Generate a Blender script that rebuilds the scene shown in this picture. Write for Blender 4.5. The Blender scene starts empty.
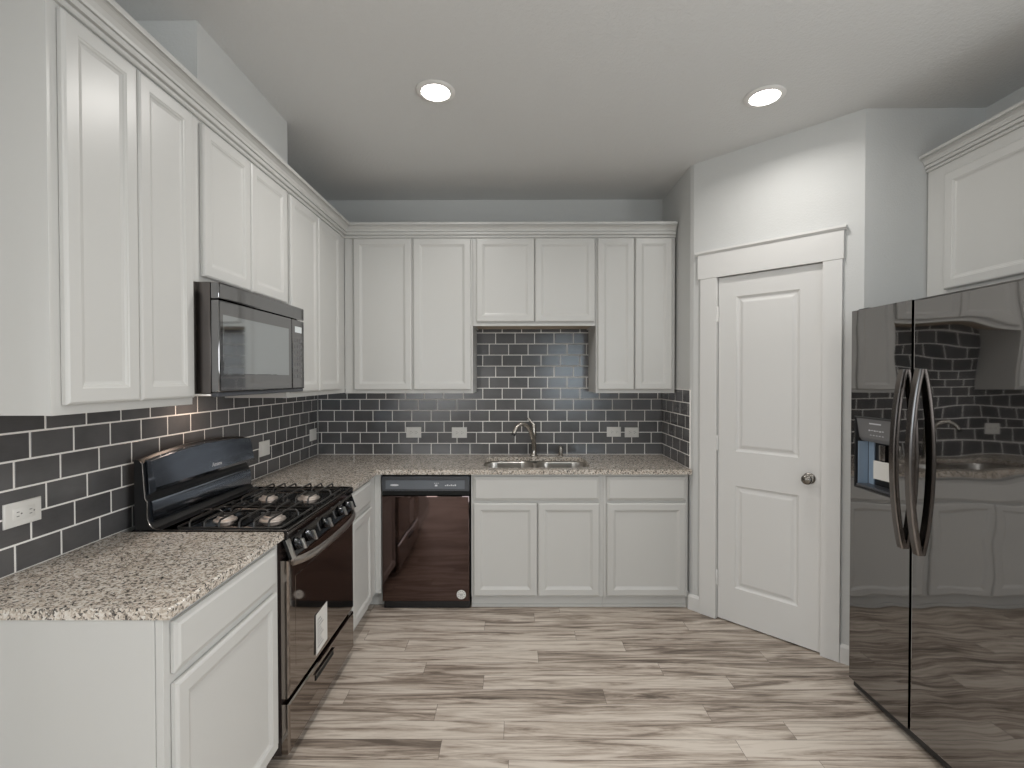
import bpy, bmesh, math, random
from mathutils import Vector, Matrix
random.seed(7)
S = bpy.context.scene
COL = S.collection
PI = math.pi

# ------------------------------------------------------------------ camera
F_PX, PITCH, ROLL, YAW = 481.3, -0.0132, -0.0011, -0.0043
cam_data = bpy.data.cameras.new('camera')
cam_data.sensor_width = 36.0
cam_data.lens = F_PX / 1024 * 36.0
cam_data.clip_start = 0.05
cam = bpy.data.objects.new('camera', cam_data)
COL.objects.link(cam)
cy_, sy_ = math.cos(YAW), math.sin(YAW)
cp_, sp_ = math.cos(PITCH), math.sin(PITCH)
cr_, sr_ = math.cos(ROLL), math.sin(ROLL)
right0 = Vector((cy_, -sy_, 0)); fwd0 = Vector((sy_, cy_, 0)); up0 = Vector((0, 0, 1))
fwd = cp_ * fwd0 + sp_ * up0
up1 = -sp_ * fwd0 + cp_ * up0
right = cr_ * right0 + sr_ * up1
up = -sr_ * right0 + cr_ * up1
M = Matrix((right, up, -fwd)).transposed().to_4x4()
M.translation = Vector((1.5159, -3.7126, 1.5066))
cam.matrix_world = M
S.camera = cam

# ------------------------------------------------------------------ world, daylight and exposure
world = bpy.data.worlds.new('world'); S.world = world
world.use_nodes = True
bg = world.node_tree.nodes['Background']
bg.inputs[0].default_value = (0.75, 0.88, 1.0, 1); bg.inputs[1].default_value = 1.0
S.view_settings.view_transform = 'Standard'
S.view_settings.look = 'None'
S.view_settings.gamma = 1.0
S.view_settings.use_curve_mapping = False
S.view_settings.exposure = 0.36
S.cycles.use_denoising = True
S.cycles.max_bounces = 10
S.cycles.diffuse_bounces = 6
S.cycles.glossy_bounces = 5
S.cycles.sample_clamp_indirect = 6.0

def area(name, loc, target, sx, sy, power, color=(1, 1, 1), shape='RECTANGLE', spread=PI):
    l = bpy.data.lights.new(name, 'AREA')
    l.shape = shape; l.size = sx; l.size_y = sy; l.energy = power; l.color = color; l.spread = spread
    o = bpy.data.objects.new(name, l); COL.objects.link(o)
    o.location = loc
    d = Vector(target) - Vector(loc)
    o.rotation_euler = d.to_track_quat('-Z', 'Y').to_euler()
    return o
# unseen windows: first inferred from blue tile reflection, other three added as fill light
area('unseen_window_light', (3.10, -9.45, 1.62), (3.10, 0, 1.5), 1.2, 1.6, 22, (0.76, 0.90, 1.0))
area('unseen_window_light', (-0.6, -9.45, 1.60), (-0.6, 0, 1.5), 1.9, 1.6, 32, (1.0, 0.99, 0.97))
area('unseen_window_light', (-3.45, -5.6, 1.55), (3, -5.4, 1.45), 2.6, 1.7, 40, (1.0, 0.98, 0.95))

area('unseen_window_light', (4.10, -3.9, 1.45), (0.2, -3.5, 1.35), 1.9, 1.9, 38, (1.0, 0.985, 0.955))  # right window light added to brighten left cabinets, tile and counter

# ------------------------------------------------------------------ materials
def new_mat(name):
    m = bpy.data.materials.new(name); m.use_nodes = True
    nt = m.node_tree
    return m, nt, nt.nodes['Principled BSDF']
def N(nt, kind, **kw):
    n = nt.nodes.new(kind)
    for k, v in kw.items():
        if k in n.inputs: n.inputs[k].default_value = v
        else: setattr(n, k, v)
    return n
def plain(name, col, rough=0.5, metal=0.0, spec=0.5, coat=0.0, emit=None, estr=0.0):
    m, nt, b = new_mat(name)
    b.inputs['Base Color'].default_value = (*col, 1)
    b.inputs['Roughness'].default_value = rough
    b.inputs['Metallic'].default_value = metal
    b.inputs['Specular IOR Level'].default_value = spec
    b.inputs['Coat Weight'].default_value = coat
    if emit:
        b.inputs['Emission Color'].default_value = (*emit, 1)
        b.inputs['Emission Strength'].default_value = estr
    return m
def bump(nt, b, height, strength, dist):
    n = N(nt, 'ShaderNodeBump'); n.inputs['Strength'].default_value = strength; n.inputs['Distance'].default_value = dist
    nt.links.new(height, n.inputs['Height']); nt.links.new(n.outputs[0], b.inputs['Normal'])
    return n
def coords(nt, scale=(1, 1, 1), rot=(0, 0, 0)):
    g = N(nt, 'ShaderNodeNewGeometry')
    mp = N(nt, 'ShaderNodeMapping'); mp.inputs['Scale'].default_value = scale; mp.inputs['Rotation'].default_value = rot
    nt.links.new(g.outputs['Position'], mp.inputs[0])
    return mp.outputs[0]
def ramp(nt, fac, stops):
    r = N(nt, 'ShaderNodeValToRGB')
    e = r.color_ramp.elements
    while len(e) < len(stops): e.new(0.5)
    for el, (p, c) in zip(e, stops): el.position = p; el.color = (*c, 1)
    nt.links.new(fac, r.inputs[0])
    return r.outputs[0]
def textured_paint(name, col, rough, nscale, strength, dist, spec=0.3):
    m, nt, b = new_mat(name)
    b.inputs['Base Color'].default_value = (*col, 1); b.inputs['Roughness'].default_value = rough
    b.inputs['Specular IOR Level'].default_value = spec
    t = N(nt, 'ShaderNodeTexNoise', Scale=nscale, Detail=4.0, Roughness=0.6)
    nt.links.new(coords(nt), t.inputs['Vector'])
    bump(nt, b, t.outputs['Fac'], strength, dist)
    return m

M_CAB = textured_paint('cabinet_paint', (0.57, 0.567, 0.548), 0.34, 60, 0.03, 0.002, 0.5)
M_WALL = textured_paint('wall_paint', (0.60, 0.605, 0.595), 0.75, 110, 0.35, 0.004)
M_CEIL = textured_paint('ceiling_paint', (0.68, 0.685, 0.68), 0.85, 75, 0.5, 0.006)
M_TRIM = textured_paint('trim_paint', (0.68, 0.675, 0.66), 0.38, 40, 0.02, 0.002, 0.5)
M_DOOR = textured_paint('door_paint', (0.68, 0.675, 0.66), 0.40, 150, 0.05, 0.002, 0.5)
M_WOOD_RAW = plain('raw_plywood', (0.55, 0.46, 0.36), 0.6)
M_PLATE = plain('outlet_plastic', (0.72, 0.71, 0.68), 0.35)
M_SLOT = plain('outlet_slot', (0.16, 0.155, 0.15), 0.5)
M_BLACK = plain('black_plastic', (0.012, 0.012, 0.013), 0.35)
M_GAP = plain('black_gap', (0.004, 0.004, 0.004), 0.7)
M_IRON = plain('cast_iron', (0.075, 0.070, 0.066), 0.30, 0.7, 0.6)
M_ALU = plain('burner_aluminium', (0.62, 0.55, 0.50), 0.45, 0.6)
M_NICKEL = plain('brushed_nickel', (0.46, 0.43, 0.39), 0.24, 1.0)
M_STEEL = plain('stainless_steel', (0.62, 0.60, 0.57), 0.28, 1.0)
M_FHANDLE = plain('fridge_handle_steel', (0.19, 0.172, 0.162), 0.2, 1.0)
M_KNOB = plain('aged_nickel', (0.24, 0.225, 0.205), 0.22, 1.0)
M_HANDLE = plain('dark_steel', (0.23, 0.215, 0.205), 0.16, 1.0)
M_PAPER = plain('white_paper', (0.70, 0.69, 0.66), 0.6)
M_INK = plain('grey_ink', (0.16, 0.16, 0.17), 0.6)
M_MARK = plain('pale_print', (0.62, 0.63, 0.66), 0.5)
M_DGREY = plain('charcoal_plastic', (0.062, 0.066, 0.075), 0.30)
M_BLUEGREY = plain('blue_grey_film', (0.28, 0.36, 0.46), 0.25)
M_LAMP = plain('lamp_lens', (0.9, 0.9, 0.88), 0.4, emit=(1.0, 0.97, 0.92), estr=9.0)
M_TRIMRING = plain('lamp_trim', (0.75, 0.74, 0.72), 0.4)
M_UNDERLAMP = plain('hood_lamp_lens', (0.9, 0.8, 0.6), 0.4, emit=(1.0, 0.72, 0.42), estr=1.0)
M_LED = plain('clock_display', (0.10, 0.11, 0.11), 0.3, emit=(0.75, 0.78, 0.76), estr=0.45)
M_FRAMEW = plain('window_frame_white', (0.7, 0.7, 0.68), 0.4)

def appliance(name, base, rough, wave=0.0, scale=(1, 1, 1)):
    """black stainless / black glass: a dark mirror with a slightly wavy surface"""
    m, nt, b = new_mat(name)
    b.inputs['Base Color'].default_value = (*base, 1)
    b.inputs['Metallic'].default_value = 1.0
    b.inputs['Roughness'].default_value = rough
    if wave:
        t = N(nt, 'ShaderNodeTexNoise', Scale=1.0, Detail=1.0, Roughness=0.4)
        nt.links.new(coords(nt, scale), t.inputs['Vector'])
        bump(nt, b, t.outputs['Fac'], 1.0, wave)
    return m
M_FRIDGE = appliance('black_stainless', (0.305, 0.297, 0.293), 0.03, 0.0035, (1.6, 1.6, 4.5))
M_DWDOOR = appliance('dark_glossy_steel', (0.115, 0.080, 0.073), 0.06, 0.002, (2, 2, 6))
M_OVEN = appliance('oven_black_glass', (0.32, 0.285, 0.26), 0.05, 0.0015, (2, 2, 5))
M_MICRO = appliance('microwave_black_glass', (0.27, 0.27, 0.275), 0.06)
M_MICROWIN = appliance('microwave_window_glass', (0.50, 0.525, 0.54), 0.06)
M_ENAMEL = appliance('black_enamel', (0.05, 0.05, 0.053), 0.08)
M_BACKGUARD = appliance('glossy_black_panel', (0.24, 0.27, 0.32), 0.12, 0.004, (3, 3, 6))

def make_tile():
    m, nt, b = new_mat('slate_grey_tile')
    pos = coords(nt, (1, 1, 1))
    t = N(nt, 'ShaderNodeTexNoise', Scale=7.0, Detail=3.0)
    nt.links.new(pos, t.inputs['Vector'])
    t2 = N(nt, 'ShaderNodeTexNoise', Scale=1.0, Detail=4.0)
    nt.links.new(coords(nt, (25, 25, 260)), t2.inputs['Vector'])
    oi = N(nt, 'ShaderNodeAttribute', attribute_name='tone')
    mix = N(nt, 'ShaderNodeMath', operation='ADD'); nt.links.new(t.outputs['Fac'], mix.inputs[0])
    mu = N(nt, 'ShaderNodeMath', operation='MULTIPLY'); mu.inputs[1].default_value = 0.5
    nt.links.new(oi.outputs['Fac'], mu.inputs[0]); nt.links.new(mu.outputs[0], mix.inputs[1])
    m2 = N(nt, 'ShaderNodeMath', operation='MULTIPLY_ADD'); m2.inputs[1].default_value = 0.25
    nt.links.new(t2.outputs['Fac'], m2.inputs[0]); nt.links.new(mix.outputs[0], m2.inputs[2])
    c = ramp(nt, m2.outputs[0], [(0.4, (0.066, 0.065, 0.067)), (1.15, (0.112, 0.110, 0.112))])
    nt.links.new(c, b.inputs['Base Color'])
    b.inputs['Roughness'].default_value = 0.17
    b.inputs['Specular IOR Level'].default_value = 0.65
    bump(nt, b, t2.outputs['Fac'], 0.12, 0.001)
    return m
M_TILE = make_tile()
M_GROUT = plain('light_grout', (0.84, 0.82, 0.79), 0.9)

def make_granite():
    m, nt, b = new_mat('speckled_granite')
    pos = coords(nt)
    wob = N(nt, 'ShaderNodeTexNoise', Scale=60.0, Detail=3.0); nt.links.new(pos, wob.inputs['Vector'])
    add = N(nt, 'ShaderNodeVectorMath', operation='MULTIPLY_ADD')
    add.inputs[1].default_value = (0.02, 0.02, 0.02)
    nt.links.new(wob.outputs['Color'], add.inputs[0]); nt.links.new(pos, add.inputs[2])
    v1 = N(nt, 'ShaderNodeTexVoronoi', Scale=185.0); nt.links.new(add.outputs[0], v1.inputs['Vector'])
    sep = N(nt, 'ShaderNodeSeparateColor'); nt.links.new(v1.outputs['Color'], sep.inputs[0])
    n1 = N(nt, 'ShaderNodeTexNoise', Scale=75.0, Detail=5.0, Roughness=0.7); nt.links.new(pos, n1.inputs['Vector'])
    mx = N(nt, 'ShaderNodeMath', operation='MULTIPLY_ADD'); mx.inputs[1].default_value = 0.62
    nt.links.new(sep.outputs[0], mx.inputs[0])
    sc = N(nt, 'ShaderNodeMath', operation='MULTIPLY_ADD'); sc.inputs[1].default_value = 1.15; sc.inputs[2].default_value = -0.38
    nt.links.new(n1.outputs['Fac'], sc.inputs[0]); nt.links.new(sc.outputs[0], mx.inputs[2])
    c = ramp(nt, mx.outputs[0], [(0.14, (0.03, 0.029, 0.029)), (0.28, (0.17, 0.153, 0.137)), (0.40, (0.40, 0.343, 0.285)),
                                 (0.57, (0.58, 0.51, 0.435)), (0.80, (0.70, 0.67, 0.62))])
    nt.links.new(c, b.inputs['Base Color'])
    b.inputs['Roughness'].default_value = 0.12
    return m
M_GRANITE = make_granite()

def make_floor():
    m, nt, b = new_mat('grey_oak_plank')
    pos = coords(nt)
    sx = N(nt, 'ShaderNodeSeparateXYZ'); nt.links.new(pos, sx.inputs[0])
    rw = N(nt, 'ShaderNodeMath', operation='DIVIDE'); rw.inputs[1].default_value = 0.108; nt.links.new(sx.outputs[1], rw.inputs[0])
    fl = N(nt, 'ShaderNodeMath', operation='FLOOR'); nt.links.new(rw.outputs[0], fl.inputs[0])
    wn = N(nt, 'ShaderNodeTexWhiteNoise', noise_dimensions='1D'); nt.links.new(fl.outputs[0], wn.inputs['W'])
    xo = N(nt, 'ShaderNodeMath', operation='MULTIPLY_ADD'); xo.inputs[1].default_value = 1.22
    nt.links.new(wn.outputs['Value'], xo.inputs[0]); nt.links.new(sx.outputs[0], xo.inputs[2])
    cb = N(nt, 'ShaderNodeCombineXYZ'); nt.links.new(xo.outputs[0], cb.inputs[0]); nt.links.new(sx.outputs[1], cb.inputs[1])
    br = N(nt, 'ShaderNodeTexBrick', offset=0.0, offset_frequency=2)
    br.inputs['Scale'].default_value = 1.0
    br.inputs['Brick Width'].default_value = 1.22; br.inputs['Row Height'].default_value = 0.108
    br.inputs['Mortar Size'].default_value = 0.0009; br.inputs['Mortar Smooth'].default_value = 0.2; br.inputs['Bias'].default_value = 0.0
    br.inputs['Color1'].default_value = (0, 0, 0, 1); br.inputs['Color2'].default_value = (1, 1, 1, 1); br.inputs['Mortar'].default_value = (0.5, 0.5, 0.5, 1)
    nt.links.new(cb.outputs[0], br.inputs['Vector'])
    rnd = N(nt, 'ShaderNodeSeparateColor'); nt.links.new(br.outputs['Color'], rnd.inputs[0])
    off = N(nt, 'ShaderNodeCombineXYZ')
    mm = N(nt, 'ShaderNodeMath', operation='MULTIPLY'); mm.inputs[1].default_value = 37.0; nt.links.new(rnd.outputs[0], mm.inputs[0])
    for i in range(3): nt.links.new(mm.outputs[0], off.inputs[i])
    def grain(scale, detail, rough, dist):
        mp = N(nt, 'ShaderNodeMapping'); mp.inputs['Scale'].default_value = scale
        nt.links.new(pos, mp.inputs[0])
        ad = N(nt, 'ShaderNodeVectorMath', operation='ADD'); nt.links.new(mp.outputs[0], ad.inputs[0]); nt.links.new(off.outputs[0], ad.inputs[1])
        t = N(nt, 'ShaderNodeTexNoise', Scale=1.0, Detail=detail, Roughness=rough, Distortion=dist)
        nt.links.new(ad.outputs[0], t.inputs['Vector'])
        return t.outputs['Fac']
    g1 = grain((1.25, 15.0, 1.0), 5.0, 0.62, 1.9)      # broad cathedral bands
    g2 = grain((5.5, 80.0, 1.0), 6.0, 0.72, 0.6)     # fine fibres
    a = N(nt, 'ShaderNodeMath', operation='MULTIPLY_ADD'); a.inputs[1].default_value = 0.60
    nt.links.new(g2, a.inputs[0])
    s1 = N(nt, 'ShaderNodeMath', operation='MULTIPLY_ADD'); s1.inputs[1].default_value = 1.6; s1.inputs[2].default_value = -0.60
    nt.links.new(g1, s1.inputs[0]); nt.links.new(s1.outputs[0], a.inputs[2])
    p = N(nt, 'ShaderNodeMath', operation='MULTIPLY_ADD'); p.inputs[1].default_value = 0.22
    nt.links.new(rnd.outputs[0], p.inputs[0]); nt.links.new(a.outputs[0], p.inputs[2])
    c = ramp(nt, p.outputs[0], [(0.26, (0.125, 0.098, 0.079)), (0.44, (0.265, 0.215, 0.175)), (0.60, (0.455, 0.388, 0.328)), (0.82, (0.62, 0.555, 0.485))])
    mixc = N(nt, 'ShaderNodeMix', data_type='RGBA')
    nt.links.new(br.outputs['Fac'], mixc.inputs[0]); nt.links.new(c, mixc.inputs[6]); mixc.inputs[7].default_value = (0.12, 0.1, 0.085, 1)
    nt.links.new(mixc.outputs[2], b.inputs['Base Color'])
    b.inputs['Roughness'].default_value = 0.42
    bump(nt, b, a.outputs[0], 0.12, 0.002)
    return m
M_FLOOR = make_floor()

# ------------------------------------------------------------------ mesh helpers
class MB:
    def __init__(self): self.bm = bmesh.new(); self.mi = 0
    def _faces(self, fs):
        for f in fs: f.material_index = self.mi
    def box(self, x0, x1, y0, y1, z0, z1, bev=0.0, seg=2, T=None):
        v = [Vector((x, y, z)) for x in (x0, x1) for y in (y0, y1) for z in (z0, z1)]
        if T: v = [Vector(T(*p)) for p in v]
        vs = [self.bm.verts.new(p) for p in v]
        idx = ((0, 1, 3, 2), (4, 6, 7, 5), (0, 4, 5, 1), (2, 3, 7, 6), (0, 2, 6, 4), (1, 5, 7, 3))
        fs = [self.bm.faces.new([vs[i] for i in q]) for q in idx]
        self._faces(fs)
        if bev > 0:
            es = list({e for f in fs for e in f.edges})
            r = bmesh.ops.bevel(self.bm, geom=es, offset=bev, segments=seg, profile=0.6, affect='EDGES', clamp_overlap=True)
            self._faces(r['faces'])
        return self
    def rings(self, T, u0, u1, v0, v1, prof, cap0=True, cap1=True):
        """concentric rectangles: prof = [(inset, height)], joined one to the next"""
        prev = None; first = None
        for (i, w) in prof:
            cur = [self.bm.verts.new(T(u, v, w)) for u, v in ((u0 + i, v0 + i), (u1 - i, v0 + i), (u1 - i, v1 - i), (u0 + i, v1 - i))]
            if prev:
                for k in range(4):
                    self._faces([self.bm.faces.new((prev[k], prev[(k + 1) % 4], cur[(k + 1) % 4], cur[k]))])
            else: first = cur
            prev = cur
        if cap1: self._faces([self.bm.faces.new(prev)])
        if cap0: self._faces([self.bm.faces.new(first[::-1])])
        return self
    def loft(self, loops, closed=True, caps=True):
        rows = [[self.bm.verts.new(p) for p in l] for l in loops]
        n = len(rows[0])
        for a, b in zip(rows, rows[1:]):
            for k in range(n if closed else n - 1):
                self._faces([self.bm.faces.new((a[k], a[(k + 1) % n], b[(k + 1) % n], b[k]))])
        if caps and closed:
            self._faces([self.bm.faces.new(rows[0][::-1]), self.bm.faces.new(rows[-1])])
        return self
    def prism(self, pts, a0, a1, f):
        """extrude 2D polygon pts from a0 to a1; f(p, q, a) -> xyz"""
        return self.loft([[f(p, q, a0) for p, q in pts], [f(p, q, a1) for p, q in pts]])
    def lathe(self, prof, T, n=32):
        """prof = [(radius, height)]; T(x, y, h) -> xyz"""
        rows = []
        for r, h in prof:
            if r < 1e-6: rows.append([self.bm.verts.new(T(0, 0, h))])
            else: rows.append([self.bm.verts.new(T(r * math.cos(2 * PI * k / n), r * math.sin(2 * PI * k / n), h)) for k in range(n)])
        for a, b in zip(rows, rows[1:]):
            for k in range(n):
                j = (k + 1) % n
                if len(a) == 1 and len(b) == 1: continue
                if len(a) == 1: q = (a[0], b[j], b[k])
                elif len(b) == 1: q = (a[k], a[j], b[0])
                else: q = (a[k], a[j], b[j], b[k])
                self._faces([self.bm.faces.new(q)])
        if len(rows[0]) > 1: self._faces([self.bm.faces.new(rows[0][::-1])])
        if len(rows[-1]) > 1: self._faces([self.bm.faces.new(rows[-1])])
        return self
    def tube(self, pts, rad, n=10, flat=1.0, side=None):
        pts = [Vector(p) for p in pts]
        if not isinstance(rad, (list, tuple)): rad = [rad] * len(pts)
        rows = []; ref = Vector(side) if side else None
        for i, p in enumerate(pts):
            t = (pts[min(i + 1, len(pts) - 1)] - pts[max(i - 1, 0)]).normalized()
            r0 = ref if ref else (Vector((0, 0, 1)) if abs(t.z) < 0.9 else Vector((1, 0, 0)))
            a = (r0 - t * r0.dot(t)).normalized(); b = t.cross(a)
            if not side: ref = a
            rows.append([p + a * math.cos(2 * PI * k / n) * rad[i] + b * math.sin(2 * PI * k / n) * rad[i] * flat for k in range(n)])
        return self.loft(rows)
    def poly_slab(self, outer, holes, z0, z1):
        """flat slab with holes"""
        es = []; bm = bmesh.new()
        for lp in [outer] + holes:
            vs = [bm.verts.new((x, y, z1)) for x, y in lp]
            es += [bm.edges.new((vs[k], vs[(k + 1) % len(vs)])) for k in range(len(vs))]
        bmesh.ops.triangle_fill(bm, use_beauty=True, use_dissolve=False, edges=es)
        r = bmesh.ops.extrude_face_region(bm, geom=list(bm.faces))
        for v in [g for g in r['geom'] if isinstance(g, bmesh.types.BMVert)]: v.co.z = z0
        me = bpy.data.meshes.new('tmp'); bm.to_mesh(me); bm.free()
        k0 = len(self.bm.faces); self.bm.from_mesh(me); bpy.data.meshes.remove(me)
        self.bm.faces.ensure_lookup_table(); self._faces(self.bm.faces[k0:])
        return self
    def build(self, name, mats, parent=None, angle=35, recalc=True):
        bm = self.bm
        if recalc: bmesh.ops.recalc_face_normals(bm, faces=bm.faces)
        lim = math.radians(angle)
        for f in bm.faces: f.smooth = f.calc_area() < 0.004
        for e in bm.edges:
            if len(e.link_faces) == 2: e.smooth = e.calc_face_angle(0) < lim
        off = Vector((0, 0, 0)); q = parent
        while q is not None: off += Vector(q.location); q = q.parent
        bmesh.ops.translate(bm, verts=bm.verts, vec=-off)
        me = bpy.data.meshes.new(name); bm.to_mesh(me); bm.free()
        for m in (mats if isinstance(mats, (list, tuple)) else [mats]): me.materials.append(m)
        o = bpy.data.objects.new(name, me); COL.objects.link(o)
        if parent is not None: o.parent = parent
        return o
def tag(o, label, cat, group=None):
    o['label'] = label; o['category'] = cat
    if group: o['group'] = group
    return o
def thing(name, loc, label, cat, group=None):
    o = bpy.data.objects.new(name, None); o.empty_display_size = 0.05; COL.objects.link(o)
    o.location = loc
    return tag(o, label, cat, group)
def struct(o):
    o['kind'] = 'structure'; return o
def text_part(name, body, size, T, mat, parent, extr=0.0004):
    cu = bpy.data.curves.new(name, 'FONT'); cu.body = body; cu.size = size; cu.extrude = extr
    cu.align_x = 'CENTER'; cu.align_y = 'CENTER'; cu.shear = 0.15; cu.resolution_u = 3
    tmp = bpy.data.objects.new('tmp_text', cu); COL.objects.link(tmp)
    dg = bpy.context.evaluated_depsgraph_get(); dg.update()
    me = bpy.data.meshes.new_from_object(tmp.evaluated_get(dg))
    bpy.data.objects.remove(tmp); bpy.data.curves.remove(cu)
    mb = MB(); mb.bm.from_mesh(me); bpy.data.meshes.remove(me)
    for v in mb.bm.verts: v.co = Vector(T(*v.co))
    for f in mb.bm.faces: f.material_index = 0
    return mb.build(name, mat, parent)

# plane frames: (u along the wall, v up, w out of the wall)
def TL(base): return lambda u, v, w: Vector((base + w, u, v))        # faces +X
def TB(base): return lambda u, v, w: Vector((u, base - w, v))        # faces -Y
def TR(base): return lambda u, v, w: Vector((base - w, u, v))        # faces -X
D0 = Vector((2.6595, -0.591, 0)); DD = Vector((1, -1, 0)).normalized(); DN = Vector((-1, -1, 0)).normalized()
def TD(s, z, w): return D0 + DD * s + DN * w + Vector((0, 0, z))

CEIL = 2.874; XR = 2.6595; XRR = 3.915; YF = -1.238

# ------------------------------------------------------------------ room shell
def wall_box(name, *a, mat=M_WALL):
    return struct(MB().box(*a).build(name, mat))
struct(MB().box(-3.6, 4.1, -9.6, 0.15, -0.10, 0.0).build('floor', M_FLOOR))
struct(MB().box(-3.6, 4.1, -9.6, 0.15, CEIL, CEIL + 0.1).build('ceiling', M_CEIL))
wall_box('wall_back', -0.12, XR + 0.12, 0.010, 0.13, 0, CEIL)
wall_box('wall_left', -0.13, -0.010, -2.80, 0.010, 0, CEIL)
# stub, diagonal pantry wall and alcove wall: solid pantry block in plan
ax, ay = D0.x + DD.x * 0.915, D0.y + DD.y * 0.915
w = 0.11
def prism_wall(name, pts, z0=0, z1=CEIL, mat=M_WALL):
    return struct(MB().prism(pts, z0, z1, lambda p, q, a: Vector((p, q, a))).build(name, mat))
b1 = 0.018
c0 = D0 + DD * b1
prism_wall('wall_stub', [(XR, 0.010), (XR, D0.y + b1), (XR + 0.005, D0.y + 0.004), (c0.x, c0.y), (c0.x + w * 0.7, c0.y + w * 0.7), (XR + w, -0.5), (XR + w, 0.010)])
# diagonal wall with a door opening (s 0.165..0.74, up to z 2.135)
d1, d2, dh = 0.158, 0.750, 2.140
struct(MB().box(0.018, d1, 0, CEIL, -w, 0, T=TD).box(d2, 0.915, 0, CEIL, -w, 0, T=TD).box(d1, d2, dh, CEIL, -w, 0, T=TD).build('wall_pantry', M_WALL))
wall_box('wall_alcove', ax, XRR + 0.12, ay, ay + 0.11, 0, CEIL)
# pantry interior behind the door
wall_box('wall_pantry_side', XRR, XRR + 0.12, ay + 0.11, 0.13, 0, CEIL)
wall_box('wall_pantry_back', XR + 0.12, XRR, 0.010, 0.13, 0, CEIL)
# unseen living space behind the camera; windows added as fill openings, one inferred
wall_box('wall_near', -3.5, -0.13, -2.80, -2.68, 0, CEIL)
def windowed(name, T, u0, u1, wins):
    mb = MB(); cuts = sorted(wins)
    x = u0
    for (a, b, z0, z1) in cuts:
        mb.box(x, a, 0, CEIL, -0.12, 0, T=T); mb.box(a, b, 0, z0, -0.12, 0, T=T); mb.box(a, b, z1, CEIL, -0.12, 0, T=T); x = b
    mb.box(x, u1, 0, CEIL, -0.12, 0, T=T)
    struct(mb.build(name, M_WALL))
    for i, (a, b, z0, z1) in enumerate(cuts):
        m = MB()
        for q in ((a, a + .05, z0, z1), (b - .05, b, z0, z1), (a + .05, b - .05, z0, z0 + .05), (a + .05, b - .05, z1 - .05, z1), ((a + b) / 2 - .02, (a + b) / 2 + .02, z0 + .05, z1 - .05)):
            m.box(q[0], q[1], q[2], q[3], -0.10, -0.03, T=T)
        struct(m.build('unseen_window_1', M_FRAMEW))
windowed('wall_rear', lambda u, v, w: Vector((u, -9.3 + w, v)), -3.5, XRR, [(-1.6, 0.4, 0.75, 2.40), (2.45, 3.75, 0.75, 2.45)])
windowed('wall_side', lambda u, v, w: Vector((-3.30 + w, u, v)), -9.3, -2.80, [(-6.95, -4.25, 0.65, 2.40)])
windowed('wall_right', lambda u, v, w: Vector((XRR - w, u, v)), -9.3, ay, [(-4.90, -2.85, 0.45, 2.45)])  # right wall opening added for its fill light

# boxed duct chase above the left cabinets
struct(MB().box(-0.009, 0.305, -1.861, -1.127, 2.56, CEIL - 0.001).build('wall_chase', M_WALL))

# baseboards and door casing
def baseboard(name, s0, s1):
    prof = [(0, 0.001), (0.014, 0.001), (0.014, 0.085), (0.010, 0.095), (0.005, 0.1), (0, 0.1)]
    return struct(MB().prism(prof, s0, s1, lambda p, q, a: TD(a, q, p + 0.0005)).build(name, M_TRIM))
baseboard('baseboard_pantry_left', -0.004, 0.0685)
baseboard('baseboard_pantry_right', 0.8245, 0.930)
struct(MB().prism([(0, .001), (.014, .001), (.014, .085), (.010, .095), (.005, .1), (0, .1)], D0.y - 0.008, -0.54, lambda p, q, a: Vector((XR - 0.0005 - p, a, q))).build('baseboard_stub', M_TRIM))

t = MB()
t.box(0.069, 0.172, 0.001, 2.125, 0.0005, 0.019, 0.002, T=TD)
t.box(0.735, 0.824, 0.001, 2.125, 0.0005, 0.019, 0.002, T=TD)
t.box(0.052, 0.830, 2.1255, 2.275, 0.0005, 0.0205, 0.0015, T=TD)
t.prism([(0.0005, 2.275), (0.022, 2.275), (0.027, 2.283), (0.032, 2.286), (0.032, 2.298), (0.0005, 2.298)], 0.038, 0.842, lambda p, q, a: TD(a, q, p))
# jambs
t.box(0.1585, 0.1735, 0.001, 2.125, -0.109, 0.0004, T=TD)
t.box(0.7345, 0.7495, 0.001, 2.125, -0.109, 0.0004, T=TD)
t.box(0.1735, 0.7345, 2.1275, 2.1395, -0.109, 0.0004, T=TD)
struct(t.build('trim_1', M_TRIM))

# pantry door
d = MB()
DW_ = -0.004
TDo = lambda u, v, w: TD(u, v, w + DW_)
s0, s1, z0, z1 = 0.177, 0.731, 0.008, 2.122
panels = [(0.277, 0.625, 1.053, 2.001), (0.280, 0.628, 0.218, 0.852)]
fr = 0.0
# stiles and rails as one slab with two moulded recesses
for (a, b, c_, e) in ((s0, panels[0][0], z0, z1), (panels[0][1] + .003, s1, z0, z1),
                      (panels[0][0], panels[0][1] + .003, panels[0][3], z1), (panels[0][0], panels[0][1] + .003, panels[1][3], panels[0][2]),
                      (panels[0][0], panels[0][1] + .003, z0, panels[1][2])):
    d.box(a, b, c_, e, -0.035, 0.0, T=TDo)
bmesh.ops.remove_doubles(d.bm, verts=d.bm.verts, dist=0.0001)
for (a, b, c_, e) in panels:
    d.rings(TDo, 0.277, 0.628, c_, e, [(0, -0.034), (0, 0.0005), (0.004, 0.0005), (0.012, -0.007), (0.020, -0.010), (0.030, -0.008), (0.040, -0.003), (0.046, -0.002)])
door = struct(d.build('door_1', M_DOOR, angle=9))
k = MB()
Tk = lambda x, y, h: TD(0.674 + x, 0.951 + y, DW_ + h)
k.lathe([(0.031, 0.0008), (0.031, 0.004), (0.026, 0.009), (0.013, 0.012), (0.012, 0.026), (0.018, 0.031), (0.026, 0.038), (0.028, 0.047), (0.026, 0.056), (0.018, 0.063), (0.0, 0.066)], Tk, 32)
k.build('door_knob', M_KNOB, door)
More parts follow.
